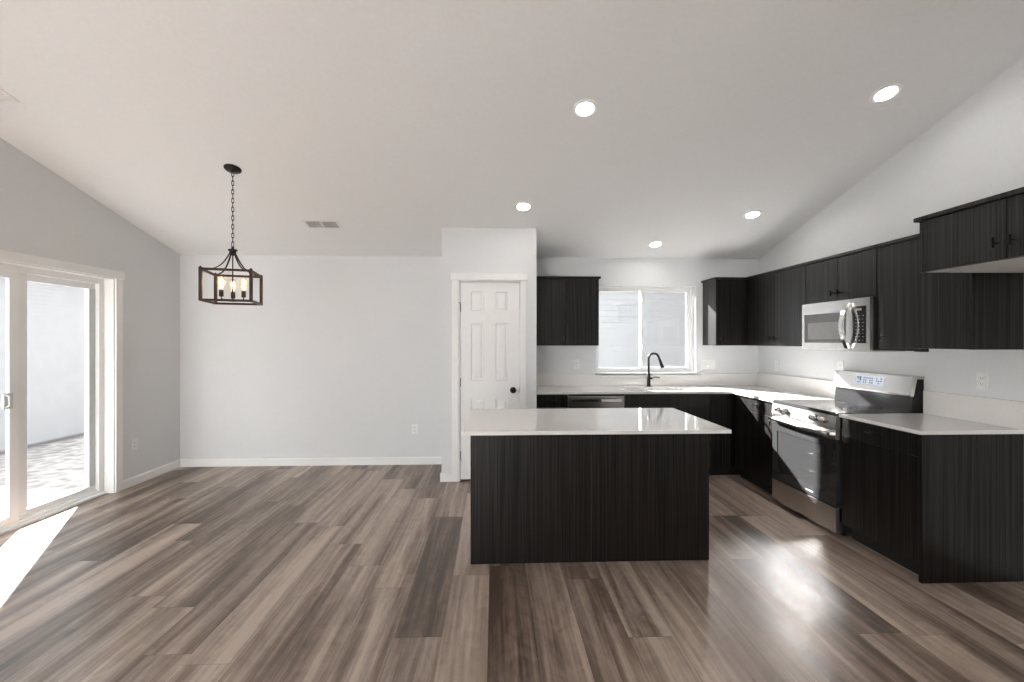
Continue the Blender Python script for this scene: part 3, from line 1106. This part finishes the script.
# cage: posts and rails
pw = .011
for sx_, sy_ in ((-1, -1), (1, -1), (1, 1), (-1, 1)):
    m = MB(pf)
    m.bar([(sx_ * HS, sy_ * HS, LZ0 - .004), (sx_ * HS, sy_ * HS, LZ1 + .010)], 2 * pw, 2 * pw, up=Vector((cosr, sinr, 0)))
    m.tube([(sx_ * HS, sy_ * HS, LZ1 + .010), (sx_ * HS, sy_ * HS, LZ1 + .020)], [.009, .004], 8)
    m.build('post', M_woodbar, pl)
for z in (LZ0 + .004, LZ1 - .002):
    for a in range(4):
        c0, c1 = [((-1, -1), (1, -1)), ((1, -1), (1, 1)), ((1, 1), (-1, 1)), ((-1, 1), (-1, -1))][a]
        m = MB(pf)
        m.bar([(c0[0] * HS, c0[1] * HS, z), (c1[0] * HS, c1[1] * HS, z)], .014, .018)
        m.build('rail', M_woodbar, pl)
# bottom cross bar that carries the bulb cluster
m = MB(pf)
m.lathe([(.001, 0), (.028, 0), (.030, .012), (.012, .020), (.001, .021)], (0, 0, LZ0 + .008), (0, 0, 1), 18)
m.build('cluster_plate', M_bronze, pl)
for k in range(3):
    a = math.radians((119, 239, 359)[k]) - rot
    bx, by = .088 * math.cos(a), .088 * math.sin(a)
    m = MB(pf)
    m.tube([(bx * .2, by * .2, LZ0 + .018), (bx * .7, by * .7, LZ0 + .014), (bx, by, LZ0 + .028), (bx, by, LZ0 + .045)], .0045, 8)
    am = m.build('lamp_arm', M_bronze, pl)
    m = MB(pf)
    m.lathe([(.001, 0), (.015, 0), (.0165, .006), (.0165, .052), (.001, .052)], (bx, by, LZ0 + .042), (0, 0, 1), 16)
    m.build('socket', M_woodbar, am)
    m = MB(pf)
    m.lathe([(.012, 0), (.015, .014), (.027, .042), (.031, .064), (.027, .088), (.014, .108), (.001, .115)], (bx, by, LZ0 + .094), (0, 0, 1), 18)
    m.build('bulb', M_bulbglass, am)
    m = MB(pf)
    for j in range(5):
        t_ = 2 * math.pi * j / 5
        r0, r1 = .006, .010
        m.tube([(bx + r0 * math.cos(t_), by + r0 * math.sin(t_), LZ0 + .112), (bx + r1 * math.cos(t_ + .6), by + r1 * math.sin(t_ + .6), LZ0 + .178)], .0016, 6)
    m.build('filament', M_filament, am)

# ================================================================== RECESSED LIGHTS
down = nrm
def frame_ceiling(c):
    """local (u, v, d): u = +x, v = down-slope (+y), d = into the room"""
    vv = Vector((0, 1, -PITCH)).normalized()
    def f(u, v, d):
        return Vector((c[0], c[1], cz(c[1]))) + Vector((u, 0, 0)) + vv * v + nrm * d
    return f
spots = [((0.619, 3.09), 'lit recessed downlight in the ceiling straight above the island'),
         ((2.585, 2.909), 'lit recessed downlight high in the sloping ceiling, nearest the fridge cabinet'),
         ((0.274, 4.299), 'lit recessed downlight in the ceiling just in front of the pantry'),
         ((2.545, 4.396), 'lit recessed downlight in the ceiling near the corner and microwave cabinets'),
         ((1.80, 5.025), 'lit recessed downlight in the ceiling closest to the kitchen window')]
for i, (c, lab) in enumerate(spots):
    base = Vector((c[0], c[1], cz(c[1])))
    if i == 0:
        r0 = thing('recessed_light', lab, 'ceiling light', base, 'recessed kitchen downlights')
        m = MB()
        m.lathe([(.059, -.0005), (.088, -.0005), (.088, .004), (.082, .007), (.063, .005), (.059, .002)], base, nrm, 36)
        tr = m.build('trim_ring', M_vent, r0)
        m = MB()
        m.lathe([(.001, .001), (.060, .001), (.059, .003), (.001, .0032)], base, nrm, 36)
        ln = m.build('lens', M_lens, r0, label='glowing white lens')
    else:
        r = r0.copy()
        COL.objects.link(r)
        r.location = base
        r['label'] = lab
        for ch in (tr, ln):
            c_ = ch.copy()
            COL.objects.link(c_)
            c_.parent = r

# ================================================================== CEILING REGISTERS
def register(c, hw, hv, label, halves):
    f = frame_ceiling(c)
    base = Vector((c[0], c[1], cz(c[1])))
    t = thing('ceiling_vent', label, 'air vent', base)
    def bx(m, u0, u1, v0, v1, d0, d1):
        vs = [m.bm.verts.new(f(u, v, d)) for u in (u0, u1) for v in (v0, v1) for d in (d0, d1)]
        idx = [(0, 1, 3, 2), (4, 6, 7, 5), (0, 4, 5, 1), (2, 3, 7, 6), (0, 2, 6, 4), (1, 5, 7, 3)]
        fs = [m.bm.faces.new([vs[i] for i in q]) for q in idx]
        bmesh.ops.recalc_face_normals(m.bm, faces=fs)
    b = .024
    m = MB()
    bx(m, -hw, hw, -hv, -hv + b, .0005, .008)
    bx(m, -hw, hw, hv - b, hv, .0005, .008)
    bx(m, -hw, -hw + b, -hv + b, hv - b, .0005, .008)
    bx(m, hw - b, hw, -hv + b, hv - b, .0005, .008)
    if halves:
        bx(m, -.010, .010, -hv + b, hv - b, .0005, .008)
    m.build('frame', M_vent, t)
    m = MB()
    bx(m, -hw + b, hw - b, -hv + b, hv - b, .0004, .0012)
    m.build('duct_shade_plate', M_ventdark, t)  # flat dark plate, its grey stands in for the shade inside the duct
    m = MB()
    n = 5 if halves else 12
    for s in ((-1, 1) if halves else (0,)):
        u0, u1 = (-hw + b, -.010) if s == -1 else ((.010, hw - b) if s == 1 else (-hw + b, hw - b))
        nn = 11 if halves else 16
        if halves:
            for k in range(nn):
                u = u0 + (u1 - u0) * (k + .5) / nn
                dx = .004 * s
                vs = [m.bm.verts.new(f(*q)) for q in ((u - .0045 + dx * .5, -hv + b, .0016), (u + .0045 - dx * .5, -hv + b, .0075), (u + .0045 - dx * .5, hv - b, .0075), (u - .0045 + dx * .5, hv - b, .0016))] if s < 0 else \
                     [m.bm.verts.new(f(*q)) for q in ((u - .0025, -hv + b, .0075), (u + .0025, -hv + b, .0016), (u + .0025, hv - b, .0016), (u - .0025, hv - b, .0075))]
                m.bm.faces.new(vs)
        else:
            for k in range(nn):
                v = -hv + b + (2 * hv - 2 * b) * (k + .5) / nn
                vs = [m.bm.verts.new(f(*q)) for q in ((u0, v - .006, .0016), (u0, v + .006, .0075), (u1, v + .006, .0075), (u1, v - .006, .0016))]
                m.bm.faces.new(vs)
    m.build('louvres', M_vent, t)
register((-1.732, 4.655), .178, .085, 'small white two-way air register in the ceiling right of the lantern', True)
register((-3.32, 2.95), .19, .18, 'white louvred ceiling grille partly out of frame above the sliding door', False)

# ================================================================== OUTLETS AND SWITCHES
def plate(label, fr, loc, z, gangs, kind, cat):
    t = thing('wall_outlet' if cat == 'outlet' else 'wall_switch', label, cat, loc)
    hw = .036 * gangs + (.012 if gangs > 1 else 0)
    MB(fr).box(-hw, hw, -.0065, -.0005, z - .058, z + .058, .002).build('cover_plate', M_plate, t)
    for g in range(gangs):
        u = (g - (gangs - 1) / 2) * .046
        k = kind[g]
        if k == 'o':
            m = MB(fr)
            m.box(u - .0165, u + .0165, -.0085, -.006, z - .035, z + .035, .001)
            m.mark(0)
            for dz in (-.019, .019):
                m.box(u - .008, u - .0055, -.0088, -.008, z + dz - .004, z + dz + .005)
                m.box(u + .0055, u + .008, -.0088, -.008, z + dz - .004, z + dz + .005)
                m.box(u - .002, u + .002, -.0088, -.008, z + dz - .011, z + dz - .007)
            m.mark(1)
            m.build('receptacle', [M_plate, M_slot], t)
        else:
            m = MB(fr)
            m.prism([(-.006, z - .033), (-.0115, z - .033), (-.0075, z), (-.0085, z + .033), (-.006, z + .033)], 'x', u - .0165, u + .0165)
            m.build('rocker', M_plate, t)
    return t
plate('white outlet low on the dining wall left of the pantry', faceY(-.931, YB), (-.931, YB, .414), .414, 1, 'o', 'outlet')
plate('white outlet low on the left wall beside the sliding door', faceR(XL, 4.702), (XL, 4.702, .408), .408, 1, 'o', 'outlet')
plate('white outlet under the cabinet left of the kitchen window', faceY(.973, YB), (.973, YB, 1.16), 1.165, 1, 'o', 'outlet')
plate('white double switch plate on the wall just right of the kitchen window', faceY(2.568, YB), (2.568, YB, 1.16), 1.165, 2, 'ss', 'switch')
plate('white outlet on the right wall near the corner, left of the range', faceX(XR, 5.007), (XR, 5.007, 1.165), 1.165, 1, 'o', 'outlet')
plate('white outlet half hidden behind the left end of the range backguard', faceX(XR, 4.06), (XR, 4.06, 1.205), 1.205, 1, 'o', 'outlet')
plate('white outlet on the right wall above the short worktop, right of the range', faceX(XR, 2.844), (XR, 2.844, 1.18), 1.185, 1, 'o', 'outlet')
